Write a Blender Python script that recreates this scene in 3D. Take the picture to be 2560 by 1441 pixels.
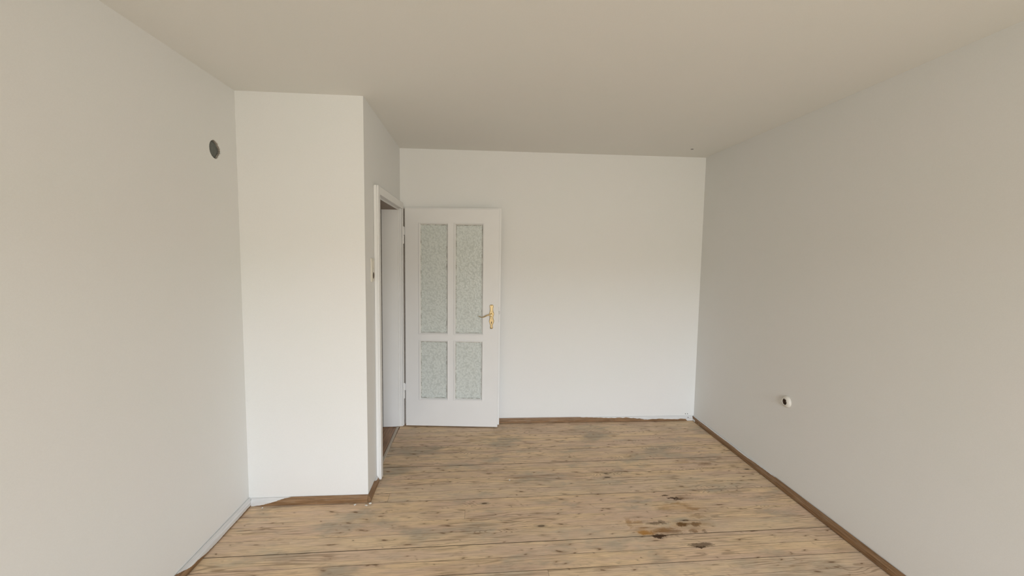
import bpy, bmesh, math, random
from mathutils import Vector, Matrix, noise as mnoise
from mathutils.geometry import tessellate_polygon

S = bpy.context.scene
COL = S.collection
for o in list(bpy.data.objects):
    bpy.data.objects.remove(o, do_unlink=True)

# ------------------------------------------------------------------ camera
W_PX = 2560
F_PX = 1054.58
YAW, PITCH, ROLL, CAM_H = 0.0737, -0.0776, 0.0138, 1.5933
fwd = Vector((math.sin(YAW)*math.cos(PITCH), math.cos(YAW)*math.cos(PITCH), math.sin(PITCH)))
rgt = Vector((math.cos(YAW), -math.sin(YAW), 0))
up = rgt.cross(fwd)
rgt2 = math.cos(ROLL)*rgt + math.sin(ROLL)*up
up2 = -math.sin(ROLL)*rgt + math.cos(ROLL)*up
cam_d = bpy.data.cameras.new('camera')
cam_d.sensor_fit = 'HORIZONTAL'
cam_d.sensor_width = 36.0
cam_d.lens = 36.0*F_PX/W_PX
cam_d.clip_start = 0.05
cam = bpy.data.objects.new('camera', cam_d)
m = Matrix((rgt2, up2, -fwd)).transposed().to_4x4()
m.translation = Vector((0, 0, CAM_H))
cam.matrix_world = m
COL.objects.link(cam)
S.camera = cam

# ------------------------------------------------------------------ colour management
S.view_settings.view_transform = 'Standard'
S.view_settings.look = 'None'
S.view_settings.gamma = 1.0
S.view_settings.use_curve_mapping = False
S.view_settings.exposure = 2.14

# ------------------------------------------------------------------ daylight: overcast sky over pale ground
world = bpy.data.worlds.new('overcast_sky')
S.world = world
world.use_nodes = True
wn = world.node_tree
wn.nodes.clear()
w_out = wn.nodes.new('ShaderNodeOutputWorld')
w_bg = wn.nodes.new('ShaderNodeBackground')
w_tc = wn.nodes.new('ShaderNodeTexCoord')
w_sep = wn.nodes.new('ShaderNodeSeparateXYZ')
w_rmp = wn.nodes.new('ShaderNodeValToRGB')
wn.links.new(w_tc.outputs['Generated'], w_sep.inputs[0])
wn.links.new(w_sep.outputs['Z'], w_rmp.inputs[0])
wn.links.new(w_rmp.outputs[0], w_bg.inputs[0])
wn.links.new(w_bg.outputs[0], w_out.inputs[0])
w_az = wn.nodes.new('ShaderNodeMapRange')        # added boost of sky and ground outside the window, favours far wall over sides
w_az.interpolation_type = 'SMOOTHSTEP'
w_az.inputs['From Min'].default_value = -0.985; w_az.inputs['From Max'].default_value = -0.70
w_az.inputs['To Min'].default_value = 6.0; w_az.inputs['To Max'].default_value = 2.6
wn.links.new(w_sep.outputs['Y'], w_az.inputs['Value'])
wn.links.new(w_az.outputs[0], w_bg.inputs[1])
el = w_rmp.color_ramp.elements
el[0].position = 0.0;  el[0].color = (0.44, 0.415, 0.362, 1)
el[1].position = 0.07; el[1].color = (0.44, 0.415, 0.362, 1)
for pos, c in ((0.105, (0.98, 1.05, 1.13, 1)), (0.30, (0.84, 0.91, 1.02, 1)), (1.0, (0.7, 0.78, 0.9, 1))):
    e = el.new(pos); e.color = c

# room geometry (metres)
H = 2.53
XL, XR = -1.4445, 2.0947
YF = -3.00
YCL, YCR = 2.655, 2.661
XC0, XC1 = -0.712, -0.7307
YB0, YB1 = 3.900, 3.8934
TH = 0.20
WIN = (0.0, 2.0, 0.70, 2.22)      # window behind the camera x0,x1,z0,z1

# portal at the window: guides the sky light through the opening
pl = bpy.data.lights.new('window_portal', 'AREA')
pl.shape = 'RECTANGLE'; pl.size = WIN[1]-WIN[0]; pl.size_y = WIN[3]-WIN[2]
pl.cycles.is_portal = True
po = bpy.data.objects.new('window_portal', pl)
po.location = ((WIN[0]+WIN[1])/2, YF-TH-0.005, (WIN[2]+WIN[3])/2)
po.rotation_euler = (math.radians(90), 0, 0)     # -Z points to +Y
COL.objects.link(po)

# ------------------------------------------------------------------ helpers
def tag(o, label=None, cat=None, group=None, kind=None):
    if label: o['label'] = label
    if cat: o['category'] = cat
    if group: o['group'] = group
    if kind: o['kind'] = kind
    return o

def empty(name, loc=(0, 0, 0), rz=0):
    o = bpy.data.objects.new(name, None)
    o.location = loc
    o.rotation_euler = (0, 0, rz)
    o.empty_display_size = 0.05
    COL.objects.link(o)
    return o

def link(name, bm, mat, parent=None, smooth=False, recalc=True, angle=None):
    if recalc:
        bmesh.ops.recalc_face_normals(bm, faces=bm.faces)
    me = bpy.data.meshes.new(name)
    bm.to_mesh(me)
    bm.free()
    if mat is not None:
        for mm in (mat if isinstance(mat, (list, tuple)) else [mat]):
            me.materials.append(mm)
    o = bpy.data.objects.new(name, me)
    COL.objects.link(o)
    if smooth:
        for p in me.polygons:
            p.use_smooth = True
        if angle:
            try: me.set_sharp_from_angle(angle=math.radians(angle))
            except Exception: pass
    if parent is not None:
        o.parent = parent
    return o

def add_box(bm, x0, x1, y0, y1, z0, z1, M=None, bevel=0.0, seg=2):
    r = bmesh.ops.create_cube(bm, size=1.0)
    vs = r['verts']
    for v in vs:
        v.co = Vector(((x0+x1)/2 + v.co.x*(x1-x0), (y0+y1)/2 + v.co.y*(y1-y0), (z0+z1)/2 + v.co.z*(z1-z0)))
    if bevel > 0:
        es = list({e for v in vs for e in v.link_edges})
        rb = bmesh.ops.bevel(bm, geom=es, offset=bevel, segments=seg, affect='EDGES', profile=0.5)
        vs = list({v for f in rb['faces'] for v in f.verts} | {v for v in vs if v.is_valid})
    if M is not None:
        for v in vs:
            v.co = M @ v.co
    return vs

def extrude_poly(bm, outer, holes, to3, d0, d1):
    """flat polygon with holes between depths d0 and d1; to3(u, v, d) gives the point"""
    loops = [outer] + list(holes)
    tris = tessellate_polygon([[Vector((u, v, 0)) for u, v in lp] for lp in loops])
    flat = [p for lp in loops for p in lp]
    A = [bm.verts.new(to3(u, v, d0)) for u, v in flat]
    B = [bm.verts.new(to3(u, v, d1)) for u, v in flat]
    for t in tris:
        try:
            bm.faces.new([A[i] for i in t]); bm.faces.new([B[i] for i in reversed(t)])
        except ValueError:
            pass
    k = 0
    for lp in loops:
        n = len(lp)
        for i in range(n):
            a, b = k+i, k+(i+1) % n
            bm.faces.new((A[a], A[b], B[b], B[a]))
        k += n

def circle(cu, cv, r, n=24, ph=0):
    return [(cu+r*math.cos(ph+2*math.pi*i/n), cv+r*math.sin(ph+2*math.pi*i/n)) for i in range(n)]

def lathe(bm, prof, n=32, M=None, cap=True):
    rings = []
    for r, h in prof:
        ring = []
        for i in range(n):
            a = 2*math.pi*i/n
            v = Vector((r*math.cos(a), r*math.sin(a), h))
            ring.append(bm.verts.new(M @ v if M else v))
        rings.append(ring)
    for a, b in zip(rings, rings[1:]):
        for i in range(n):
            bm.faces.new((a[i], a[(i+1) % n], b[(i+1) % n], b[i]))
    if cap:
        bm.faces.new(rings[0]); bm.faces.new(list(reversed(rings[-1])))

def tube(bm, pts, rad, n=12, M=None):
    """tube through pts; rad is a list of (ra, rb) half-sizes; ra in the horizontal plane, rb vertical"""
    rings = []
    for i, p in enumerate(pts):
        p = Vector(p)
        t = (Vector(pts[min(i+1, len(pts)-1)]) - Vector(pts[max(i-1, 0)])).normalized()
        upv = Vector((0, 0, 1))
        if abs(t.dot(upv)) > 0.95: upv = Vector((0, 1, 0))
        s = t.cross(upv).normalized(); u = s.cross(t).normalized()
        ra, rb = rad[i]
        ring = []
        for k in range(n):
            a = 2*math.pi*k/n
            v = p + s*ra*math.cos(a) + u*rb*math.sin(a)
            ring.append(bm.verts.new(M @ v if M else v))
        rings.append(ring)
    for a, b in zip(rings, rings[1:]):
        for i in range(n):
            bm.faces.new((a[i], a[(i+1) % n], b[(i+1) % n], b[i]))
    bm.faces.new(rings[0]); bm.faces.new(list(reversed(rings[-1])))

# ------------------------------------------------------------------ materials
class NT:
    def __init__(s, name, rough=0.6, spec=0.3):
        s.m = bpy.data.materials.new(name); s.m.use_nodes = True
        s.t = s.m.node_tree; s.b = s.t.nodes['Principled BSDF']
        s.b.inputs['Roughness'].default_value = rough
        s.b.inputs['Specular IOR Level'].default_value = spec
    def n(s, kind, **kw):
        x = s.t.nodes.new(kind)
        for k, v in kw.items(): setattr(x, k, v)
        return x
    def put(s, inp, v):
        if hasattr(v, 'is_linked') or isinstance(v, bpy.types.NodeSocket): s.t.links.new(v, inp)
        else: inp.default_value = v
    def math(s, op, a, b=None, c=None, clamp=False):
        x = s.n('ShaderNodeMath', operation=op, use_clamp=clamp)
        s.put(x.inputs[0], a)
        if b is not None: s.put(x.inputs[1], b)
        if c is not None: s.put(x.inputs[2], c)
        return x.outputs[0]
    def obj(s): return s.n('ShaderNodeTexCoord').outputs['Object']
    def xyz(s, v):
        x = s.n('ShaderNodeSeparateXYZ'); s.put(x.inputs[0], v); return x.outputs
    def comb(s, x, y, z=0.0):
        c = s.n('ShaderNodeCombineXYZ'); s.put(c.inputs[0], x); s.put(c.inputs[1], y); s.put(c.inputs[2], z); return c.outputs[0]
    def noise(s, v, scale=1.0, detail=2.0, rough=0.5, dist=0.0):
        x = s.n('ShaderNodeTexNoise'); s.put(x.inputs['Vector'], v)
        x.inputs['Scale'].default_value = scale; x.inputs['Detail'].default_value = detail
        x.inputs['Roughness'].default_value = rough; x.inputs['Distortion'].default_value = dist
        return x.outputs[0], x.outputs[1]
    def voro(s, v, scale=1.0, feature='F1', rnd=1.0):
        x = s.n('ShaderNodeTexVoronoi', feature=feature); s.put(x.inputs['Vector'], v)
        x.inputs['Scale'].default_value = scale; x.inputs['Randomness'].default_value = rnd
        return x.outputs
    def ramp(s, f, lo, hi, a=0.0, b=1.0, smooth=True):
        x = s.n('ShaderNodeMapRange'); x.clamp = True
        x.interpolation_type = 'SMOOTHSTEP' if smooth else 'LINEAR'
        s.put(x.inputs['Value'], f)
        x.inputs['From Min'].default_value = lo; x.inputs['From Max'].default_value = hi
        x.inputs['To Min'].default_value = a; x.inputs['To Max'].default_value = b
        return x.outputs[0]
    def mix(s, f, a, b, blend='MIX'):
        x = s.n('ShaderNodeMix', data_type='RGBA', blend_type=blend)
        s.put(x.inputs[0], f)
        s.put(x.inputs[6], a if not isinstance(a, tuple) else (*a, 1) if len(a) == 3 else a)
        s.put(x.inputs[7], b if not isinstance(b, tuple) else (*b, 1) if len(b) == 3 else b)
        return x.outputs[2]
    def bump(s, h, strength=0.2, dist=0.002):
        x = s.n('ShaderNodeBump'); s.put(x.inputs['Height'], h)
        x.inputs['Strength'].default_value = strength; x.inputs['Distance'].default_value = dist
        s.t.links.new(x.outputs[0], s.b.inputs['Normal'])
    def col(s, c): s.put(s.b.inputs['Base Color'], (*c, 1) if isinstance(c, tuple) and len(c) == 3 else c)

def paint_mat(name, base, tint_a, tint_b, amt=0.5, rough=0.85, grain=0.12):
    k = NT(name, rough, 0.2)
    p = k.obj()
    f1, _ = k.noise(p, 1.3, 3, 0.55)
    f2, _ = k.noise(p, 3.1, 2, 0.5, 0.4)
    a = k.ramp(f1, 0.40, 0.62)
    b = k.ramp(f2, 0.45, 0.68)
    c = k.mix(k.math('MULTIPLY', a, amt), base, tint_a)
    c = k.mix(k.math('MULTIPLY', b, amt), c, tint_b)
    g, _ = k.noise(p, 260, 3, 0.6)
    c = k.mix(k.ramp(g, 0.3, 0.7, 0.0, 0.05), c, (0.5, 0.48, 0.44))
    k.col(c)
    r, _ = k.noise(p, 90, 3, 0.6)
    k.bump(r, grain, 0.002)
    return k.m

M_wall = paint_mat('white_wall_paint', (0.885, 0.884, 0.862), (0.885, 0.874, 0.855), (0.873, 0.880, 0.852))
M_ceil = paint_mat('ceiling_paint', (0.90, 0.892, 0.85), (0.90, 0.885, 0.85), (0.885, 0.888, 0.845))
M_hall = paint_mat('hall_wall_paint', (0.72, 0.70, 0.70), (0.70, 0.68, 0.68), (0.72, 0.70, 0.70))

def lacquer(name, c, rough=0.35):
    k = NT(name, rough, 0.4)
    p = k.obj(); f, _ = k.noise(p, 4, 2)
    k.col(k.mix(k.ramp(f, 0.35, 0.65, 0, 0.5), c, tuple(x*0.97 for x in c)))
    g, _ = k.noise(p, 60, 2); k.bump(g, 0.05, 0.001)
    return k.m
M_lac = lacquer('white_door_lacquer', (0.875, 0.868, 0.852), 0.40)
M_frame = lacquer('white_frame_lacquer', (0.885, 0.878, 0.858), 0.4)
M_cream = lacquer('cream_plastic', (0.78, 0.74, 0.64), 0.3)
M_outlet = lacquer('ivory_plastic', (0.76, 0.72, 0.64), 0.35)
M_seal = lacquer('dark_seal', (0.16, 0.13, 0.10), 0.7)

def plain(name, c, rough=0.6, metal=0.0):
    k = NT(name, rough, 0.4)
    p = k.obj(); f, _ = k.noise(p, 40, 3)
    k.col(k.mix(k.ramp(f, 0.3, 0.7), c, tuple(x*0.8 for x in c)))
    k.b.inputs['Metallic'].default_value = metal
    return k.m
M_dark = plain('dark_recess', (0.02, 0.018, 0.015), 0.9)
M_mortar = plain('grey_mortar', (0.19, 0.20, 0.185), 0.95)
M_plaster = plain('broken_plaster', (0.42, 0.38, 0.33), 0.95)
M_crumb = plain('plaster_crumb', (0.85, 0.82, 0.76), 0.95)
M_brass = plain('aged_brass', (0.76, 0.60, 0.34), 0.30, 1.0)
M_steel = plain('dull_steel', (0.55, 0.55, 0.53), 0.4, 1.0)
M_brown = plain('brown_contact_plastic', (0.12, 0.08, 0.055), 0.5)

# textured glass
def glass_mat():
    k = NT('obscured_glass', 0.16, 0.5)
    p = k.obj()
    n1 = k.noise(p, 30, 2, 0.5)[1]
    mx = k.n('ShaderNodeMix', data_type='VECTOR'); mx.inputs[0].default_value = 0.02
    k.put(mx.inputs[4], p); k.put(mx.inputs[5], n1)
    v = k.voro(mx.outputs[1], 74, 'SMOOTH_F1', 1.0)
    f, _ = k.noise(p, 150, 2, 0.5)
    h = k.math('ADD', v['Distance'], k.math('MULTIPLY', f, 0.5))
    k.bump(h, 0.40, 0.005)
    cell = k.ramp(v['Distance'], 0.20, 0.75)
    k.col(k.mix(cell, (0.86, 0.905, 0.865), (0.70, 0.745, 0.705)))
    k.b.inputs['Transmission Weight'].default_value = 0.16
    k.b.inputs['IOR'].default_value = 1.45
    return k.m
def edge_reflection_mat():  # reflections along the pane edge, painted as dark and pale speckle
    k = NT('painted_edge_reflection', 0.35, 0.5)
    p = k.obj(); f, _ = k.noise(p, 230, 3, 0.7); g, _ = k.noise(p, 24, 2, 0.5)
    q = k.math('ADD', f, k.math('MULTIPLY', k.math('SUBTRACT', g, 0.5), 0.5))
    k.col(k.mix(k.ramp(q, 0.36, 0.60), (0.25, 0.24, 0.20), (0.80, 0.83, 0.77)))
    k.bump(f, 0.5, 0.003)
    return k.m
M_edge_refl = edge_reflection_mat()
M_glass = glass_mat()

# wood for skirting boards; attribute 'paint' = white paint smeared over the wood
def board_mat():
    k = NT('brown_skirting_wood', 0.45, 0.4)
    at = k.n('ShaderNodeAttribute', attribute_name='paint')
    lo = k.n('ShaderNodeAttribute', attribute_name='along')
    s_, t_, _ = k.xyz(lo.outputs['Vector'])
    g, _ = k.noise(k.comb(k.math('MULTIPLY', s_, 6), k.math('MULTIPLY', t_, 160)), 1, 4, 0.6)
    c = k.mix(k.ramp(g, 0.3, 0.7), (0.34, 0.200, 0.100), (0.165, 0.090, 0.040))
    g2, _ = k.noise(k.comb(k.math('MULTIPLY', s_, 9), k.math('MULTIPLY', t_, 40)), 1, 3, 0.6)
    c = k.mix(k.ramp(g2, 0.5, 0.75, 0, 0.5), c, (0.36, 0.27, 0.18))
    edge, _ = k.noise(k.comb(k.math('MULTIPLY', s_, 60), k.math('MULTIPLY', t_, 120)), 1, 4, 0.7)
    f = k.math('ADD', at.outputs['Fac'], k.math('MULTIPLY', k.math('SUBTRACT', edge, 0.5), 0.34))
    mask = k.ramp(f, 0.46, 0.56)
    w = k.mix(k.ramp(g, 0.35, 0.7), (0.80, 0.80, 0.79), (0.66, 0.66, 0.66))
    sp, _ = k.noise(k.comb(k.math('MULTIPLY', s_, 90), k.math('MULTIPLY', t_, 90)), 1, 2, 0.5)
    c = k.mix(k.ramp(sp, 0.735, 0.76), c, (0.75, 0.72, 0.66))
    k.col(k.mix(mask, c, w))
    return k.m
M_board = board_mat()

STAINS = [  # x, y, rx, ry, strength, hue (0 dark brown, 1 orange)
    (1.285, 2.600, 0.045, 0.010, 1.0, 0), (1.245, 2.628, 0.03, 0.008, 0.9, 0), (1.31, 2.582, 0.03, 0.010, 0.9, 0),
    (0.99, 2.252, 0.050, 0.016, 1.0, 1), (1.030, 2.230, 0.045, 0.014, 1.0, 0), (1.10, 2.262, 0.08, 0.035, 0.45, 0.2),
    (1.215, 2.325, 0.030, 0.022, 0.95, 0), (1.29, 2.325, 0.035, 0.018, 0.8, 0), (1.245, 2.262, 0.03, 0.014, 0.65, 0.2),
    (1.315, 2.262, 0.012, 0.016, 0.6, 0), (1.235, 2.145, 0.070, 0.018, 0.75, 0), (1.22, 2.13, 0.03, 0.008, 0.9, 0),
    (1.06, 2.345, 0.07, 0.012, 0.6, 0), (1.10, 2.36, 0.02, 0.02, 0.6, 0), (1.34, 2.40, 0.05, 0.02, 0.45, 0.4),
    (1.30, 2.535, 0.06, 0.012, 0.5, 0.5), (1.36, 2.49, 0.04, 0.03, 0.35, 0.5), (1.17, 2.47, 0.06, 0.03, 0.3, 0.3),
    (1.57, 3.08, 0.06, 0.03, 0.4, 0.6), (1.73, 3.03, 0.06, 0.025, 0.55, 0.3), (0.95, 2.33, 0.03, 0.05, 0.5, 0.8),
    (0.96, 2.262, 0.045, 0.022, 0.9, 1.0), (1.01, 2.29, 0.13, 0.03, 0.45, 1.0), (1.27, 2.31, 0.13, 0.05, 0.3, 1.0), (1.30, 2.50, 0.15, 0.05, 0.35, 1.0),
    (1.10, 2.27, 0.09, 0.03, 0.5, 0.4), (1.39, 2.60, 0.08, 0.02, 0.4, 0.2), (0.90, 2.36, 0.02, 0.05, 0.6, 0.8),
]
def floor_mat():
    k = NT('worn_pine_floorboards', 0.62, 0.14)
    p = k.obj()
    x, y, _ = k.xyz(p)
    at = k.n('ShaderNodeAttribute', attribute_name='plank')
    sc = k.n('ShaderNodeSeparateColor'); k.put(sc.inputs[0], at.outputs['Color'])
    r1, r2, r3 = sc.outputs[0], sc.outputs[1], sc.outputs[2]
    px = k.math('ADD', x, k.math('MULTIPLY', r1, 37.0))
    py = k.math('ADD', y, k.math('MULTIPLY', r2, 19.0))
    # blotches of honey, pink-brown and grey
    b1, _ = k.noise(k.comb(k.math('MULTIPLY', px, 1.6), k.math('MULTIPLY', py, 9.0)), 1, 4, 0.6)
    b2, _ = k.noise(k.comb(k.math('MULTIPLY', x, 2.2), k.math('MULTIPLY', y, 4.0)), 1, 4, 0.62)
    b3, _ = k.noise(k.comb(k.math('MULTIPLY', x, 1.4), k.math('MULTIPLY', y, 2.3), 5.0), 1, 5, 0.65)
    honey, pink, grey = (0.890, 0.660, 0.410), (0.770, 0.560, 0.405), (0.455, 0.400, 0.310)
    c = k.mix(k.ramp(b1, 0.36, 0.62), honey, pink)
    c = k.mix(k.ramp(b2, 0.49, 0.68, 0, 0.85), c, grey)
    c = k.mix(k.ramp(b3, 0.52, 0.70, 0, 0.45), c, (0.46, 0.34, 0.24))
    c = k.mix(k.math('MULTIPLY', r3, 0.35), c, (0.80, 0.65, 0.46))
    # knots with grain running round them
    kv = k.voro(k.comb(k.math('MULTIPLY', px, 3.3), k.math('MULTIPLY', py, 8.5)), 1.0)
    kc = k.n('ShaderNodeSeparateColor'); k.put(kc.inputs[0], kv['Color'])
    big = k.math('GREATER_THAN', kc.outputs[0], 0.55)
    dist = kv['Distance']
    halo = k.math('MULTIPLY', k.ramp(dist, 0.0, 0.55, 1.0, 0.0), big)
    field = k.math('ADD', k.noise(k.comb(k.math('MULTIPLY', px, 0.7), k.math('MULTIPLY', py, 11.0)), 1, 2, 0.5)[0],
                   k.math('MULTIPLY', halo, 0.35))
    ring = k.math('SINE', k.math('MULTIPLY', field, 95.0))
    gate, _ = k.noise(k.comb(k.math('MULTIPLY', px, 1.1), k.math('MULTIPLY', py, 7.0), 9.0), 1, 2, 0.5)
    rmask = k.math('MULTIPLY', k.ramp(ring, 0.35, 0.95), k.ramp(gate, 0.48, 0.60, 0.06, 0.50))
    c = k.mix(rmask, c, (0.24, 0.145, 0.08))
    # fine fibre
    g, _ = k.noise(k.comb(k.math('MULTIPLY', px, 7.0), k.math('MULTIPLY', py, 190.0)), 1, 4, 0.65)
    c = k.mix(k.ramp(g, 0.30, 0.60, 0.42, 0.0), c, (0.32, 0.205, 0.12))
    c = k.mix(k.ramp(g, 0.52, 0.80, 0.0, 0.40), c, (0.86, 0.72, 0.52))
    s1, _ = k.noise(k.comb(k.math('MULTIPLY', px, 2.2), k.math('MULTIPLY', py, 62.0), 3.0), 1, 4, 0.7, 0.3)
    c = k.mix(k.ramp(s1, 0.56, 0.72, 0.0, 0.62), c, (0.30, 0.20, 0.125))
    c = k.mix(k.ramp(s1, 0.44, 0.26, 0.0, 0.35), c, (0.90, 0.74, 0.50))
    s2, _ = k.noise(k.comb(k.math('MULTIPLY', px, 5.0), k.math('MULTIPLY', py, 26.0), 8.0), 1, 5, 0.7, 0.5)
    c = k.mix(k.ramp(s2, 0.56, 0.74, 0.0, 0.55), c, (0.33, 0.235, 0.165))
    wob, _ = k.noise(k.comb(k.math('MULTIPLY', px, 30), k.math('MULTIPLY', py, 60)), 1, 2, 0.5)
    dk = k.math('ADD', dist, k.math('MULTIPLY', k.math('SUBTRACT', wob, 0.5), 0.05))
    knot = k.math('MULTIPLY', k.ramp(dk, 0.055, 0.085, 1.0, 0.0), big)
    c = k.mix(k.math('MULTIPLY', k.ramp(dk, 0.05, 0.18, 0.55, 0.0), big), c, (0.22, 0.175, 0.125))
    c = k.mix(k.math('MULTIPLY', knot, 0.80), c, (0.10, 0.060, 0.032))
    c = k.mix(k.math('MULTIPLY', k.ramp(dk, 0.022, 0.04, 0.6, 0.0), big), c, (0.26, 0.19, 0.13))
    # small dark dints, splinters and nail marks
    for scx, scy, thr, rad, shear, seed in ((8.0, 21.0, 0.42, 0.17, 1.3, 3.0), (15.0, 34.0, 0.50, 0.17, -0.9, 7.0), (28.0, 30.0, 0.66, 0.16, 0.5, 11.0), (5.0, 30.0, 0.55, 0.17, 0.15, 5.0)):
        sx = k.math('ADD', x, k.math('MULTIPLY', y, shear))
        v = k.voro(k.comb(k.math('ADD', k.math('MULTIPLY', sx, scx), seed), k.math('MULTIPLY', y, scy)), 1.0)
        vc = k.n('ShaderNodeSeparateColor'); k.put(vc.inputs[0], v['Color'])
        on = k.ramp(vc.outputs[0], thr+0.1, thr+0.38)
        vd = k.math('ADD', v['Distance'], k.math('MULTIPLY', k.math('SUBTRACT', wob, 0.5), 0.20))
        mk = k.math('MULTIPLY', k.ramp(vd, rad*0.35, rad, 1.0, 0.0), on)
        c = k.mix(k.math('MULTIPLY', mk, 0.92), c, (0.115, 0.062, 0.026))
        hl = k.math('MULTIPLY', k.ramp(vd, rad*0.8, rad*2.6, 0.35, 0.0), on)
        c = k.mix(hl, c, (0.34, 0.215, 0.125))
    # spilled-varnish stains
    d1, dc = k.noise(p, 24, 6, 0.72)
    hf, _ = k.noise(k.comb(k.math('MULTIPLY', x, 55), k.math('MULTIPLY', y, 110)), 1, 4, 0.7)
    hfo = k.math('MULTIPLY', k.math('SUBTRACT', hf, 0.5), 2.6)
    cr = 0.0204
    wx = k.math('ADD', x, k.math('MULTIPLY', k.math('SUBTRACT', d1, 0.5), 0.085))
    dd = k.n('ShaderNodeSeparateColor'); k.put(dd.inputs[0], dc)
    wy = k.math('ADD', y, k.math('MULTIPLY', k.math('SUBTRACT', dd.outputs[1], 0.5), 0.060))
    for (sx_, sy_, rx, ry, st, hue) in STAINS:
        lx = sx_*math.cos(cr)+sy_*math.sin(cr); ly = -sx_*math.sin(cr)+sy_*math.cos(cr)
        a = k.math('DIVIDE', k.math('SUBTRACT', wx, lx), rx)
        b = k.math('DIVIDE', k.math('SUBTRACT', wy, ly), ry)
        q = k.math('ADD', k.math('MULTIPLY', a, a), k.math('MULTIPLY', b, b))
        q = k.math('ADD', q, hfo)
        mk = k.ramp(q, 0.30, 1.7, st*0.95, 0.0)
        if st < 0.7 or hue > 0.5: mk = k.math('MULTIPLY', mk, k.ramp(s2, 0.36, 0.58, 0.25, 1.0))
        cc = tuple(u*(1-hue)+w*hue for u, w in zip((0.050, 0.019, 0.005), (0.46, 0.215, 0.040)))
        c = k.mix(mk, c, cc)
    k.col(c)
    k.put(k.b.inputs['Roughness'], k.ramp(b2, 0.3, 0.8, 0.52, 0.72))
    k.bump(g, 0.15, 0.0015)
    return k.m
M_floor = floor_mat()
M_groove = plain('groove_brown', (0.11, 0.07, 0.038), 0.9)  # dark brown for the chamfers and sides of the boards
M_sub = plain('dark_subfloor', (0.05, 0.035, 0.022), 0.9)

def hallwood():
    k = NT('reddish_hall_parquet', 0.4, 0.4)
    x, y, z = k.xyz(k.obj())
    g, _ = k.noise(k.comb(k.math('MULTIPLY', x, 60), k.math('MULTIPLY', y, 5)), 1, 4, 0.6)
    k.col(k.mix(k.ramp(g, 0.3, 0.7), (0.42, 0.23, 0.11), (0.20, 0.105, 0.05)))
    return k.m
M_hallfloor = hallwood()

# ------------------------------------------------------------------ floor
random.seed(11)
gaps = [2.104, 2.215, 2.330, 2.448, 2.541, 2.653, 2.756, 2.842, 2.923, 3.012, 3.101, 3.199, 3.317, 3.438, 3.530, 3.630, 3.712, 3.795, 3.96]
yy = 2.104
while yy > YF-0.25:
    yy -= random.choice((0.108, 0.112, 0.116, 0.104))
    gaps.insert(0, yy)
ANG = 0.0204
gw = [random.choice((0.0003, 0.0005, 0.0009, 0.0013)) for _ in gaps]
bm = bmesh.new()
cl = bm.verts.layers.float_color.new('plank')
ca, sa = math.cos(ANG), math.sin(ANG)
for i in range(len(gaps)-1):
    y0, y1 = gaps[i], gaps[i+1]
    x_start = XL-0.03
    if y0 > 2.70: x_start = -0.735 + 0.02*(y0-2.66)*0 + ((y0+y1)/2)*math.sin(ANG)
    x_end = XR+0.10
    xs = [x_start]
    xx = x_start + random.uniform(0.4, 2.6)
    while xx < x_end-0.3 and random.random() < 0.35:
        xs.append(xx); xx += random.uniform(1.6, 3.2)
    xs.append(x_end)
    for a, b in zip(xs, xs[1:]):
        dz = random.uniform(-0.0006, 0.0006)
        g0 = gw[i]; g1 = gw[i+1]; e0 = 0.0004
        c = (random.random(), random.random(), random.random(), 1)
        lo = [(a+e0, y0+g0), (b-e0, y0+g0), (b-e0, y1-g1), (a+e0, y1-g1)]
        c0, c1, ce = 0.3*g0+0.0002, 0.3*g1+0.0002, 0.0002
        hi = [(a+e0+ce, y0+g0+c0), (b-e0-ce, y0+g0+c0), (b-e0-ce, y1-g1-c1), (a+e0+ce, y1-g1-c1)]
        T = [bm.verts.new((u, v, dz)) for u, v in hi]
        Md = [bm.verts.new((u, v, dz-0.0012)) for u, v in lo]
        B = [bm.verts.new((u, v, -0.020)) for u, v in lo]
        for v in T+Md+B: v[cl] = c
        bm.faces.new(T)
        for q in range(4):
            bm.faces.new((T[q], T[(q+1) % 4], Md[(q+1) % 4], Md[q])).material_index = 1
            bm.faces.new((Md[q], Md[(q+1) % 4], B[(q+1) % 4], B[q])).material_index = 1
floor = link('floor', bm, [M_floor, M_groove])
floor.rotation_euler = (0, 0, ANG)
tag(floor, 'worn stained pine floorboards across the whole room', 'floor', kind='structure')
bm = bmesh.new()
add_box(bm, XL-0.2, XR+0.2, YF-0.2, 4.1, -0.08, -0.021)
tag(link('subfloor', bm, M_sub, floor))

# ------------------------------------------------------------------ walls
def wall_from(name, p0, p1, outer, holes, th, out_dir, mat, label):
    """p0->p1 in plan; u runs along it, v is height, depth goes to out_dir side"""
    d = Vector((p1[0]-p0[0], p1[1]-p0[1])); L = d.length; d.normalize()
    n = Vector((-d.y, d.x))*out_dir
    def to3(u, v, q):
        return Vector((p0[0]+d.x*u+n.x*q, p0[1]+d.y*u+n.y*q, v))
    bm = bmesh.new()
    extrude_poly(bm, outer, holes, to3, 0.0, th)
    o = link(name, bm, mat)
    tag(o, label, 'wall', kind='structure')
    return o, to3, L

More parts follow.
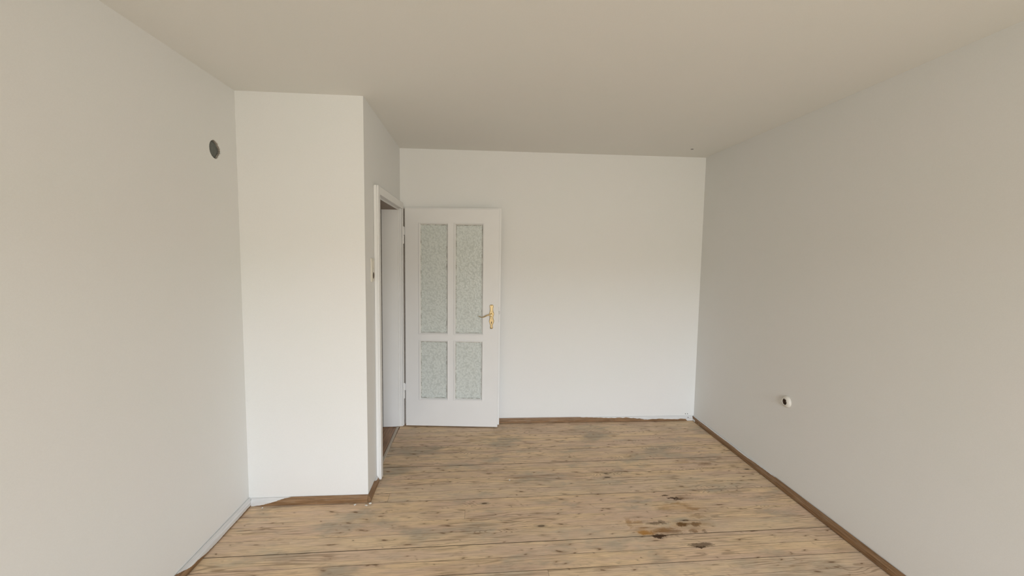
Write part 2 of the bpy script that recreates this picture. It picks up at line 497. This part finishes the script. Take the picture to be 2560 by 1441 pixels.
# left wall with its broken round hole
rng = random.Random(4)
HC = (2.451, 2.144)       # y, z of the hole centre
hole = []
rr2 = random.Random(9)
prof = {0: 1.05, 20: 0.98, 40: 0.86, 50: 0.98, 62: 0.90, 90: 0.97, 120: 0.98, 150: 1.0, 180: 0.97, 210: 1.0, 240: 1.0, 265: 1.02, 285: 1.0, 300: 0.96, 315: 0.88, 330: 0.90, 345: 0.97}
pk = sorted(prof.items()) + [(360, prof[0])]
for a in range(0, 360, 5):
    for (a0, q0), (a1, q1) in zip(pk, pk[1:]):
        if a0 <= a < a1: r = q0+(q1-q0)*(a-a0)/(a1-a0)
    rough_ = 0.035 if (a < 75 or a > 290) else 0.010
    t = math.radians(a); rr = 0.0505*r*(1+rr2.uniform(-rough_, rough_))
    hole.append((HC[0]+rr*math.cos(t)-YF, HC[1]+rr*math.sin(t)*0.99))
z0 = -0.02
wl, to3l, _ = wall_from('wall_left', (XL, YF), (XL, 4.1),
    [(-TH, z0), (4.1-YF, z0), (4.1-YF, H+.02), (-TH, H+.02)], [hole], TH, 1, M_wall,
    'white painted left wall with a round hole high up')
# inside the hole: ragged plaster rim and the grey mortar plug
bm = bmesh.new()
outer = [(HC[0]-YF+(u-(HC[0]-YF))*1.03, HC[1]+(v-HC[1])*1.03) for u, v in hole]
inner = [(HC[0]-YF+(u-(HC[0]-YF))*(0.93+0.04*rng.random()) - 0.001, HC[1]+(v-HC[1])*(0.93+0.04*rng.random())) for u, v in hole]
extrude_poly(bm, outer, [inner], to3l, 0.005, 0.016)
rim = link('hole_rim', bm, M_plaster, wl)
tag(rim, 'ragged grey-brown plaster edge inside the round wall hole')
bm = bmesh.new()
ring_prev = None
cu, cv = HC[0]-YF, HC[1]
rings = []
for k_, (fr, dp) in enumerate(((0.99, 0.016), (0.88, 0.0125), (0.6, 0.0105), (0.3, 0.0100))):
    rings.append([bm.verts.new(to3l(cu+(u-cu)*fr, cv+(v-cv)*fr, dp+rng.uniform(-.0005, .0005))) for u, v in hole])
for a, b in zip(rings, rings[1:]):
    for i in range(len(a)):
        bm.faces.new((a[i], a[(i+1) % len(a)], b[(i+1) % len(a)], b[i]))
bm.faces.new(rings[-1])
tag(link('mortar_plug', bm, M_mortar, wl, smooth=True), 'dark grey mortar plug set back in the wall hole')

wr, to3r, _ = wall_from('wall_right', (XR, YF-TH), (XR, 4.1),
    [(0, z0), (4.1-YF+TH, z0), (4.1-YF+TH, H+.02), (0, H+.02)], [], TH, -1, M_wall,
    'long white painted right wall')
wb, to3b, LB = wall_from('wall_back', (XC1-0.6, YB0+0.0014), (XR, YB1),
    [(0, z0), (XR-XC1+0.8, z0), (XR-XC1+0.8, H+.02), (0, H+.02)], [], TH, 1, M_wall,
    'white painted far wall behind the open door')
wc, to3c, LC = wall_from('wall_chimney_front', (XL-0.05, YCL), (XC0, YCR),
    [(0, z0), (XC0-XL+0.05, z0), (XC0-XL+0.05, H+.02), (0, H+.02)], [], 0.13, 1, M_wall,
    'white painted front face of the projecting corner block')
# side of the block with the doorway; u runs from the corner towards the far wall
SD = Vector((XC1-XC0, YB0-YCR)); SL = SD.length; SD.normalize()
SN = Vector((SD.y, -SD.x))           # points into the room (+x)
def side(u, v, z):                   # u along, v out of the wall into the room
    return Vector((XC0+SD.x*u+SN.x*v, YCR+SD.y*u+SN.y*v, z))
D0, D1, DZ = 0.285, 1.200, 1.998     # doorway along u and its height
bm = bmesh.new()
extrude_poly(bm, [(0.0, z0), (D0, z0), (D0, DZ), (D1, DZ), (D1, z0), (SL+0.01, z0), (SL+0.01, H+.02), (0.0, H+.02)], [],
             lambda u, v, q: side(u, -q, v), 0.0, 0.17)
ws = link('wall_doorway_side', bm, M_wall)
tag(ws, 'narrow white wall with the doorway, right side of the corner block', 'wall', kind='structure')

# window wall behind the camera
bm = bmesh.new()
extrude_poly(bm, [(XL-TH, z0), (XR+TH, z0), (XR+TH, H+.02), (XL-TH, H+.02)],
             [[(WIN[0], WIN[2]), (WIN[1], WIN[2]), (WIN[1], WIN[3]), (WIN[0], WIN[3])]],
             lambda u, v, q: Vector((u, YF-q, v)), 0.0, TH)
tag(link('wall_front', bm, M_wall), 'white wall with the wide window behind the viewer', 'wall', kind='structure')
win = empty('window_1', ((WIN[0]+WIN[1])/2, YF-0.1, WIN[2]))
tag(win, 'wide white framed window behind the viewer', 'window', kind='structure')
bm = bmesh.new()
wx0, wx1 = -(WIN[1]-WIN[0])/2, (WIN[1]-WIN[0])/2; wh = WIN[3]-WIN[2]
fw = 0.05
for a in ((wx0, wx1, 0, fw), (wx0, wx1, wh-fw, wh), (wx0, wx0+fw, fw, wh-fw), (wx1-fw, wx1, fw, wh-fw), (-0.03, 0.03, fw, wh-fw)):
    add_box(bm, a[0], a[1], -0.03, 0.03, a[2], a[3])
link('window_frame', bm, M_frame, win)

# ceiling with a small anchor hole near the far right corner
CH = (1.815, 3.615)
bm = bmesh.new()
extrude_poly(bm, [(XL-TH, YF-TH), (XR+TH, YF-TH), (XR+TH, 4.1), (XL-TH, 4.1)], [circle(CH[0], CH[1], 0.014, 16)],
             lambda u, v, q: Vector((u, v, H+q)), 0.0, 0.15)
ceil = link('ceiling', bm, M_ceil)
tag(ceil, 'plain painted ceiling with a tiny hole in the far right corner', 'ceiling', kind='structure')
bm = bmesh.new()
lathe(bm, [(0.0135, 0.002), (0.0135, 0.03), (0.001, 0.031)], 16, Matrix.Translation((CH[0], CH[1], H)), cap=False)
tag(link('anchor_hole', bm, M_dark, ceil), 'small dark drilled hole in the ceiling')
# three little screw holes low in the far right corner
for dx, dz in ((2.009, 0.0655), (2.031, 0.0655), (2.028, 0.037)):
    bm = bmesh.new()
    yb = YB0 + (YB1-YB0)*(dx-XC1)/(XR-XC1)
    off = 0.0006 if dz > 0.05 else 0.0205
    lathe(bm, [(0.0035, 0.0), (0.0035, 0.002), (0.001, 0.0025)], 12,
          Matrix.Translation((dx, yb-off+0.0008, dz)) @ Matrix.Rotation(math.radians(90), 4, 'X'))
    link('screw_hole', bm, M_dark, wb)

# hall behind the doorway
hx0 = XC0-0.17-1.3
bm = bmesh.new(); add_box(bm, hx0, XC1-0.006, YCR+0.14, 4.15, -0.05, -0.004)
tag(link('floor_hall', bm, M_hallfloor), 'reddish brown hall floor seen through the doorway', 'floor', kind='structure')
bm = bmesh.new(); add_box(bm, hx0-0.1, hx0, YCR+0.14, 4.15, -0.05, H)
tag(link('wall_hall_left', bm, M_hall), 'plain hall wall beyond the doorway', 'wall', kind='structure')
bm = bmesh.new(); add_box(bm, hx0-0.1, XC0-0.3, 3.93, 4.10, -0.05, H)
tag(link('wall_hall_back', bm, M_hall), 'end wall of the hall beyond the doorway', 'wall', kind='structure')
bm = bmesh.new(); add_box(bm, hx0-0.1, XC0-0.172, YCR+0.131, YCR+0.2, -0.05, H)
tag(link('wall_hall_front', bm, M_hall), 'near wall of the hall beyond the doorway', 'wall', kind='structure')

# ------------------------------------------------------------------ door frame
def sbox(bm, u0, u1, v0, v1, z0_, z1_, bevel=0.002):
    vs = add_box(bm, u0, u1, v0, v1, z0_, z1_, None, bevel, 1)
    for v in vs:
        if v.is_valid: v.co = side(v.co.x, v.co.y, v.co.z)
fr = empty('trim_1', side(D0, 0, 0))
tag(fr, 'white lacquered frame round the doorway', 'door frame', kind='structure')
def fpart(name, boxes, mat=M_frame, label=None):
    bm = bmesh.new()
    for b in boxes: sbox(bm, *b)
    bmesh.ops.translate(bm, vec=-Vector(fr.location), verts=bm.verts)
    o = link(name, bm, mat, fr)
    if label: tag(o, label)
    return o
U0 = 0.228          # outer edge of near post
UE = 1.203          # outer edge of far post
fpart('frame_post', [(U0, U0+0.056, 0.001, 0.021, 0.018, 2.045), (U0, U0+0.056, 0.0225, 0.033, 0.018, 2.045),
                     (U0+0.004, U0+0.052, 0.015, 0.030, 0.03, 2.03), (D0-0.001, D0+0.012, -0.165, 0.014, 0.0, 1.992)])
fpart('frame_post', [(UE-0.010, UE, 0.001, 0.021, 0.010, 2.045), (UE-0.018, UE-0.002, 0.0225, 0.034, 0.010, 2.040),
                     (UE-0.006, UE, -0.012, 0.0215, 0.0, 2.02), (UE-0.018, UE, -0.155, -0.012, 0.0, 1.992)])
fpart('frame_head', [(U0+0.056, UE-0.010, 0.001, 0.021, 1.996, 2.045), (U0+0.056, UE-0.018, 0.0225, 0.033, 1.990, 2.045),
                     (D0+0.012, UE-0.018, -0.012, -0.002, 1.980, 2.0)])
fpart('frame_lining', [(D0+0.012, UE-0.018, -0.155, -0.012, 1.982, 2.0)], plain('brown_lining_wood', (0.36, 0.29, 0.24), 0.6),  # top lining given a darker brown than the rest of the frame
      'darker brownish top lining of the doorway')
fpart('hall_architrave', [(UE-0.012, UE+0.05, -0.215, -0.160, 0.0, 2.03)], plain('dull_hall_paint', (0.50, 0.46, 0.40), 0.7))
bm = bmesh.new()
sbox(bm, D0+0.008, UE-0.004, -0.034, -0.012, -0.004, 0.006, 0.003)
thr = link('threshold', bm, lacquer('worn_threshold_paint', (0.52, 0.44, 0.34), 0.5))
bm2 = None
tag(thr, 'narrow pale threshold strip across the doorway', 'threshold', kind='structure')
thr.name = 'trim_2'

# ------------------------------------------------------------------ door leaf, swung open against the far wall
A = Vector((-0.680, 3.847)); B = Vector((0.160, 3.773))
dt = (B-A).normalized(); dn = Vector((-dt.y, dt.x))       # dn points to the far wall
door = empty('door_1', (A.x, A.y, 0), math.atan2(dt.y, dt.x))
tag(door, 'white panelled door with four textured glass panes, standing open', 'door', kind='structure')
DW, Z0d, Z1d, T1, T2 = 0.8433, 0.012, 1.996, 0.026, 0.040
panes = [(0.1300, 0.3840, 0.8740, 1.8640), (0.4470, 0.7005, 0.8740, 1.8640),
         (0.1300, 0.3840, 0.2640, 0.8060), (0.4470, 0.7005, 0.2640, 0.8060)]
def rect(x0, x1, z0_, z1_, g=0.0): return [(x0-g, z0_-g), (x1+g, z0_-g), (x1+g, z1_+g), (x0-g, z1_+g)]
bm = bmesh.new()
extrude_poly(bm, rect(0, DW, Z0d, Z1d), [rect(*p_, g=0.006) for p_ in panes], lambda u, v, q: Vector((u, q, v)), 0.0, T1)
extrude_poly(bm, rect(-0.010, DW+0.0145, Z0d+0.012, Z1d+0.013), [rect(*p_, g=0.006) for p_ in panes], lambda u, v, q: Vector((u, q, v)), T1, T2)
bmesh.ops.remove_doubles(bm, verts=bm.verts, dist=1e-5)
leaf = link('door_leaf', bm, M_lac, door)
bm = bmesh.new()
add_box(bm, -0.016, -0.0105, 0.018, 0.036, 0.014, 1.995)  # strip added to colour the hinge gap as if in shadow
tag(link('hinge_gap_shade', bm, plain('painted_gap_shade', (0.42, 0.36, 0.31), 0.8), door), 'brown strip painted as shade in the hinge gap')
bv = leaf.modifiers.new('bevel', 'BEVEL'); bv.width = 0.0015; bv.segments = 2; bv.limit_method = 'ANGLE'; bv.angle_limit = math.radians(60)
for (x0, x1, z0_, z1_) in panes:
    # glazing bead: stepped moulding sloping in to the glass
    bm = bmesh.new()
    steps = [(0.0075, -0.0025), (0.0045, -0.0045), (0.0, -0.0040), (-0.0015, 0.002), (-0.0065, 0.0085), (-0.0065, 0.013)]
    loops = []
    for g, q in steps:
        loops.append([bm.verts.new((u, q, v)) for u, v in rect(x0, x1, z0_, z1_, g)])
    loops.insert(0, [bm.verts.new((u, 0.0005, v)) for u, v in rect(x0, x1, z0_, z1_, 0.0075)])
    for a, b in zip(loops, loops[1:]):
        for i in range(4):
            bm.faces.new((a[i], a[(i+1) % 4], b[(i+1) % 4], b[i]))
    bead = link('glazing_bead', bm, M_lac, door)
    sd = bead.modifiers.new('thick', 'SOLIDIFY'); sd.thickness = 0.0015; sd.offset = 1
    # speckled ring painting the dark edge reflections between bead and glass
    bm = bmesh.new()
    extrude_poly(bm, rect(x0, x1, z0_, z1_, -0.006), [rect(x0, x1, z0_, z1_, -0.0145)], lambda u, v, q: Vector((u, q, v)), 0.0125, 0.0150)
    link('pane_edge_reflection', bm, M_edge_refl, door)
    # the pane, with gently hammered faces
    bm = bmesh.new()
    nx, nz = 26, max(20, int((z1_-z0_)/0.0098))
    gx0, gx1, gz0, gz1 = x0-0.004, x1+0.004, z0_-0.004, z1_+0.004
    def h_(x, z, s):
        return mnoise.noise(Vector((x*70+s, z*70, s)))*0.0009
    F_ = [[bm.verts.new((gx0+(gx1-gx0)*i/nx, 0.0175+h_(gx0+(gx1-gx0)*i/nx, gz0+(gz1-gz0)*j/nz, 1+x0*9), gz0+(gz1-gz0)*j/nz)) for i in range(nx+1)] for j in range(nz+1)]
    for j in range(nz):
        for i in range(nx):
            bm.faces.new((F_[j][i], F_[j][i+1], F_[j+1][i+1], F_[j+1][i]))
    g_ = link('glass_pane', bm, M_glass, door, smooth=True)
    sd = g_.modifiers.new('thick', 'SOLIDIFY'); sd.thickness = 0.004; sd.offset = 0
    tag(g_, 'greenish hammered obscure glass pane')

# handle: long brass plate, lever and keyhole
hc = 0.7805
outline = [(1.147, 0.006), (1.1445, 0.012), (1.139, 0.0160), (1.131, 0.0178), (1.125, 0.0168), (1.112, 0.0143), (1.100, 0.0142), (1.088, 0.0155),
           (1.076, 0.0190), (1.066, 0.0220), (1.056, 0.0218), (1.046, 0.0190), (1.034, 0.0160), (1.024, 0.0158), (1.020, 0.0185), (1.012, 0.0190),
           (1.004, 0.0215), (0.996, 0.0225), (0.986, 0.0205), (0.976, 0.0165), (0.966, 0.0125), (0.956, 0.0100), (0.951, 0.0100), (0.946, 0.0125),
           (0.938, 0.0130), (0.931, 0.0115), (0.927, 0.0060)]
key = [(hc-0.0022, 0.972), (hc+0.0022, 0.972), (hc+0.0022, 0.984), (hc+0.0040, 0.988), (hc+0.003, 0.993), (hc-0.003, 0.993), (hc-0.0040, 0.988), (hc-0.0022, 0.984)]
key.reverse()
bm = bmesh.new()
lo_ = [(hc+w, z) for z, w in outline] + [(hc-w, z) for z, w in reversed(outline)]
inn = [(hc+max(w-0.0035, 0.002), z+(0.003 if i > len(outline)-3 else (-0.003 if i < 2 else 0))) for i, (z, w) in enumerate(outline)]
inn = inn + [(2*hc-u, z) for u, z in reversed(inn)]
Aw = [bm.verts.new((u, 0.0, v)) for u, v in lo_]
Bw = [bm.verts.new((u, -0.0045, v)) for u, v in lo_]
Cw = [bm.verts.new((u, -0.0075, v)) for u, v in inn]
n_ = len(lo_)
for i in range(n_):
    j = (i+1) % n_
    bm.faces.new((Aw[i], Aw[j], Bw[j], Bw[i])); bm.faces.new((Bw[i], Bw[j], Cw[j], Cw[i]))
tris = tessellate_polygon([[Vector((u, v, 0)) for u, v in inn]])
for t in tris:
    try: bm.faces.new([Cw[i] for i in t])
    except ValueError: pass
plate = link('handle_plate', bm, M_brass, door, smooth=True, angle=35)
tag(plate, 'ornate long brass backplate')
bm = bmesh.new()
extrude_poly(bm, key, [], lambda u, v, q: Vector((u, q, v)), -0.0082, -0.0070)
tag(link('keyhole', bm, M_dark, plate), 'dark keyhole slot')
for zc, r in ((1.139, 0.0045), (0.936, 0.0075)):
    bm = bmesh.new()
    bmesh.ops.create_uvsphere(bm, u_segments=16, v_segments=8, radius=r)
    for v in bm.verts: v.co = Vector((hc+v.co.x, -0.0070+v.co.y*0.6, zc+v.co.z))
    link('plate_screw', bm, M_brass, plate, smooth=True)
bm = bmesh.new()
# boss, neck and the S-shaped lever
lathe(bm, [(0.0135, 0.006), (0.0135, 0.010), (0.0115, 0.013), (0.0108, 0.016), (0.0108, 0.036)], 20,
      Matrix.Translation((hc, 0, 1.056)) @ Matrix.Rotation(math.radians(90), 4, 'X'))
pts, rad = [], []
for i in range(25):
    s = i/24
    u = hc + 0.004 - 0.118*s
    z = 1.056 - 0.018*(1/(1+math.exp(-(s-0.45)*11))) + 0.008*max(0, (s-0.78)/0.22)**1.5 + 0.003*math.sin(s*math.pi*2)
    q = -0.038 - 0.010*math.sin(s*math.pi)*0.5 + 0.010*s*s
    pts.append((u, q, z))
    ta = 1-0.75*s
    rad.append((0.0085*(0.45+0.55*ta), 0.0100*ta*(0.9 if s < .15 else 0.62)+0.0012))
tube(bm, pts, rad, 14)
lv = link('door_lever', bm, M_brass, door, smooth=True, angle=50)
tag(lv, 'curved brass lever handle')

# latch face on the free edge
bm = bmesh.new()
add_box(bm, DW-0.0005, DW+0.001, 0.005, 0.021, 0.985, 1.125)
add_box(bm, DW, DW+0.009, 0.008, 0.018, 1.06, 1.085, bevel=0.002)
tag(link('latch', bm, M_steel, door), 'grey steel latch in the door edge')

# hinges: painted knuckles beside the frame
def hinge(zt, zm, zb):
    bm = bmesh.new()
    base = Matrix.Translation((-0.0145, 0.006, 0))
    lathe(bm, [(0.004, zm+0.001), (0.0078, zm+0.002), (0.0078, zt-0.006), (0.003, zt)], 16, base)
    lathe(bm, [(0.003, zb), (0.0078, zb+0.004), (0.0078, zm-0.002), (0.004, zm-0.001)], 16, Matrix.Translation((-0.0165, 0.0075, 0)))
    add_box(bm, -0.012, 0.0, 0.010, 0.014, zm+0.004, zt-0.008)
    h = link('hinge', bm, M_lac, door, smooth=True, angle=40)
    bm = bmesh.new()
    lathe(bm, [(0.0045, zm-0.0025), (0.0045, zm+0.0025)], 12, base)
    link('hinge_pin', bm, M_steel, h)
hinge(1.838, 1.758, 1.680)
hinge(0.412, 0.338, 0.262)

# ------------------------------------------------------------------ skirting boards
HB, TB = 0.0475, 0.018
PROFILE = [(0.001, 0.002), (TB, 0.002), (TB, HB*0.55), (TB*0.92, HB*0.62), (TB*0.62, HB*0.80), (TB*0.5, HB*0.90), (TB*0.40, HB), (0.001, HB)]
def skirting(name, p0, p1, inward, paint_fn, label, gap=0.0, lift=0.0, end_cut=0.0):
    p0, p1 = Vector(p0), Vector(p1)
    d = (p1-p0); L = d.length; d.normalize(); n = Vector((-d.y, d.x))*inward
    N = max(8, int(L/0.008))
    bm = bmesh.new()
    pa = bm.verts.layers.float.new('paint')
    al = bm.verts.layers.float_vector.new('along')
    prof = []
    for (a, za), (b, zb) in zip(PROFILE, PROFILE[1:]):
        m_ = max(1, int(math.hypot(b-a, zb-za)/0.006))
        for i in range(m_): prof.append((a+(b-a)*i/m_, za+(zb-za)*i/m_))
    prof.append(PROFILE[-1])
    per = [0.0]
    for a, b in zip(prof, prof[1:]): per.append(per[-1]+math.hypot(b[0]-a[0], b[1]-a[1]))
    rows = []
    for i in range(N+1):
        s = L*i/N
        row = []
        for (q, z), t in zip(prof, per):
            p = p0+d*s+n*(q+gap)
            v = bm.verts.new((p.x, p.y, z+lift))
            v[pa] = paint_fn(s, z/HB); v[al] = Vector((s, t, 0))
            row.append(v)
        rows.append(row)
    for a, b in zip(rows, rows[1:]):
        for i in range(len(prof)-1):
            bm.faces.new((a[i], a[i+1], b[i+1], b[i]))
        bm.faces.new((a[-1], a[0], b[0], b[-1]))
    bm.faces.new(rows[0]); bm.faces.new(list(reversed(rows[-1])))
    o = link(name, bm, M_board)
    tag(o, label, 'skirting board', kind='structure')
    return o
def sm(a, b, x):
    t = max(0, min(1, (x-a)/(b-a))); return t*t*(3-2*t)
def jig(s, f=1.0, a=1.0): return a*(mnoise.noise(Vector((s*f, 3.7, 1.1))))
# front of the block: white at the left third, the edge sweeping up to the right
def paint_front(s, z):
    edge = sm(0.02, 0.26, s)*0.95 + (0.08 if s > 0.02 else 0)      # brown below this share of the height
    if s > 0.27: edge = 1.3
    return 0.5 + (z-edge)*2.2
skirting('baseboard_chimney_front', (XL+TB, YCL), (XC0-0.0005, YCR), -1, paint_front,
         'brown skirting at the foot of the corner block, left end painted white')
def paint_side(s, z): return -1 if z < 0.9 else -0.2
SIDE_A, SIDE_B = side(-TB+0.002, 0, 0).to_2d(), side(U0-0.002, 0, 0).to_2d()
skirting('baseboard_doorway_side', SIDE_A, SIDE_B, -1, lambda s, z: 0.5+(z-(1.25-0.5*sm(0.13, 0.22, s)))*2,
         'short brown skirting between the corner and the door frame', gap=0.0)
def paint_back(s, z):
    x = XC1+0.03+s
    e = 1.25 - 0.40*sm(0.80, 1.05, x) - 0.42*sm(1.05, 1.9, x) + jig(x, 6, 0.22) + jig(x, 23, 0.10)
    if x > 2.00: e = e*(1-sm(2.00, 2.05, x)) - 0.6*sm(2.00, 2.05, x)
    return 0.5+(z-e)*2.4
skirting('baseboard_back', (XC1+0.03, YB0), (XR-TB, YB1), -1, paint_back,
         'brown skirting along the far wall, smeared with white paint on top', lift=0.001)
def paint_right(s, z):
    y = 3.89-s
    e = 0.80+jig(y, 3, 0.15) + 0.5*sm(3.15, 2.4, y) if False else 0.82 + 0.35*sm(0.7, 1.5, s) + jig(y, 4, 0.16)
    if y > 3.75 and z < 0.5: return 0.5+jig(y, 40, 1.0)+(y-3.80)*6
    return 0.5+(z-e)*2.4
skirting('baseboard_right', (XR, YB1-0.001), (XR, YF), -1, paint_right,
         'dark brown skirting running along the right wall', gap=0.0015, lift=0.003)
def paint_left(s, z):
    y = YF+s
    if y > 2.12:
        e = 0.10 + 0.25*jig(y, 6, 1.0) + 0.35*sm(2.22, 2.10, y)
        return 0.5+(z-e)*2.2
    e = 0.35+0.65*sm(2.13, 2.02, y)
    e = 0.10+0.35 + 0.65*(1-sm(1.98, 2.12, y))
    return 0.5+(z-e)*2.2
skirting('baseboard_left', (XL, YF), (XL, YCL-0.001), -1, paint_left,
         'skirting on the left wall, smeared white near the corner block', gap=0.002, lift=0.003)

# ------------------------------------------------------------------ round socket on the right wall
so = empty('wall_socket', (XR, 2.672, 0.6195))
tag(so, 'round ivory surface-mounted socket low on the right wall', 'socket')
R = Matrix.Rotation(math.radians(-90), 4, 'Y')     # local z -> -x
bm = bmesh.new()
lathe(bm, [(0.0205, 0.004), (0.0205, 0.019), (0.0225, 0.0205), (0.030, 0.0185), (0.0375, 0.012), (0.0405, 0.004), (0.0405, 0.0)], 48, R, cap=False)
sc_ = link('socket_cover', bm, M_outlet, so, smooth=True, angle=45)
bm = bmesh.new()
lathe(bm, [(0.0203, 0.0175), (0.0200, 0.005), (0.001, 0.0045)], 40, R, cap=False)
tag(link('socket_well', bm, M_brown, so), 'dark brown socket well')
for dy in (-0.0095, 0.0095):
    bm = bmesh.new()
    lathe(bm, [(0.0028, 0.004), (0.0028, 0.0056), (0.001, 0.0057)], 12, R @ Matrix.Translation((0, dy, 0)))
    link('contact_hole', bm, M_dark, so)
for dz in (-0.0175, 0.0175):
    bm = bmesh.new()
    add_box(bm, -0.0185, -0.004, -0.0025, 0.0025, dz-0.0012, dz+0.0012)
    tag(link('earth_clip', bm, M_steel, so), 'shiny metal earth clip')
bm = bmesh.new()
lathe(bm, [(0.003, 0.0045), (0.0042, 0.006), (0.003, 0.0072)], 14, R)
link('centre_screw', bm, M_steel, so)

# ------------------------------------------------------------------ switch and socket plate beside the door frame
uc = 0.168
sw = empty('switch_plate', side(uc, 0, 1.484), math.atan2(SN.y, SN.x)+math.pi/2)
tag(sw, 'upright cream double plate with switch and socket beside the door frame', 'switch')
# local: x along wall (towards camera side is -?), y into the wall, z up
bm = bmesh.new()
add_box(bm, -0.040, 0.040, -0.008, 0.0, -0.077, 0.077, bevel=0.003, seg=3)
link('cover_plate', bm, M_cream, sw, smooth=True, angle=40)
RF = Matrix.Rotation(math.radians(90), 4, 'X')
bm = bmesh.new()
lathe(bm, [(0.0285, 0.006), (0.0285, 0.0095), (0.0265, 0.0110), (0.0245, 0.0100), (0.0235, 0.0085), (0.0235, 0.0075)], 36, Matrix.Translation((0, 0, 0.036)) @ RF, cap=False)
link('switch_ring', bm, M_cream, sw, smooth=True, angle=50)
bm = bmesh.new()
lathe(bm, [(0.0225, 0.007), (0.0225, 0.0090), (0.019, 0.0098), (0.002, 0.0100)], 30, Matrix.Translation((0, 0, 0.036)) @ RF)
link('rocker', bm, M_cream, sw, smooth=True, angle=50)
bm = bmesh.new()
lathe(bm, [(0.0285, 0.006), (0.0285, 0.0095), (0.0262, 0.0112), (0.0225, 0.0105), (0.0215, 0.0095), (0.0215, 0.0084)], 36, Matrix.Translation((0, 0, -0.036)) @ RF, cap=False)
link('socket_ring', bm, M_cream, sw, smooth=True, angle=50)
bm = bmesh.new()
lathe(bm, [(0.0214, 0.0100), (0.0210, 0.0083), (0.001, 0.0082)], 30, Matrix.Translation((0, 0, -0.036)) @ RF, cap=False)
tag(link('socket_well', bm, M_brown, sw), 'dark brown socket well')

# ------------------------------------------------------------------ crumbs of plaster on the floorboards
def crumb(x, y, r, label, seed, flat=0.55, elong=1.0):
    rg = random.Random(seed)
    bm = bmesh.new()
    bmesh.ops.create_icosphere(bm, subdivisions=2, radius=r)
    for v in bm.verts:
        f = 1+0.35*mnoise.noise(v.co*(1.6/r)+Vector((seed, 0, 0)))
        v.co = Vector((v.co.x*f*elong, v.co.y*f, v.co.z*f*flat))
    zmin = min(v.co.z for v in bm.verts)
    for v in bm.verts: v.co.z -= zmin
    o = link('plaster_crumb', bm, M_crumb)
    o.location = (x, y, 0.0003); o.rotation_euler = (0, 0, rg.uniform(0, 3))
    tag(o, label, 'crumb')
crumb(-0.692, 2.628, 0.0085, 'largest white plaster crumb at the outer corner of the block', 1)
crumb(-0.713, 2.612, 0.0055, 'small white plaster crumb just left of the block corner crumb', 2, elong=1.8)
crumb(-0.785, 2.622, 0.006, 'flat white plaster crumb below the brown skirting, near the block corner', 3, elong=1.5)
crumb(-1.345, 2.615, 0.005, 'tiny white plaster crumb where the white skirting paint ends', 4)
crumb(0.213, 2.870, 0.007, 'lone pale plaster crumb out on the middle of the floor', 5, flat=0.3)
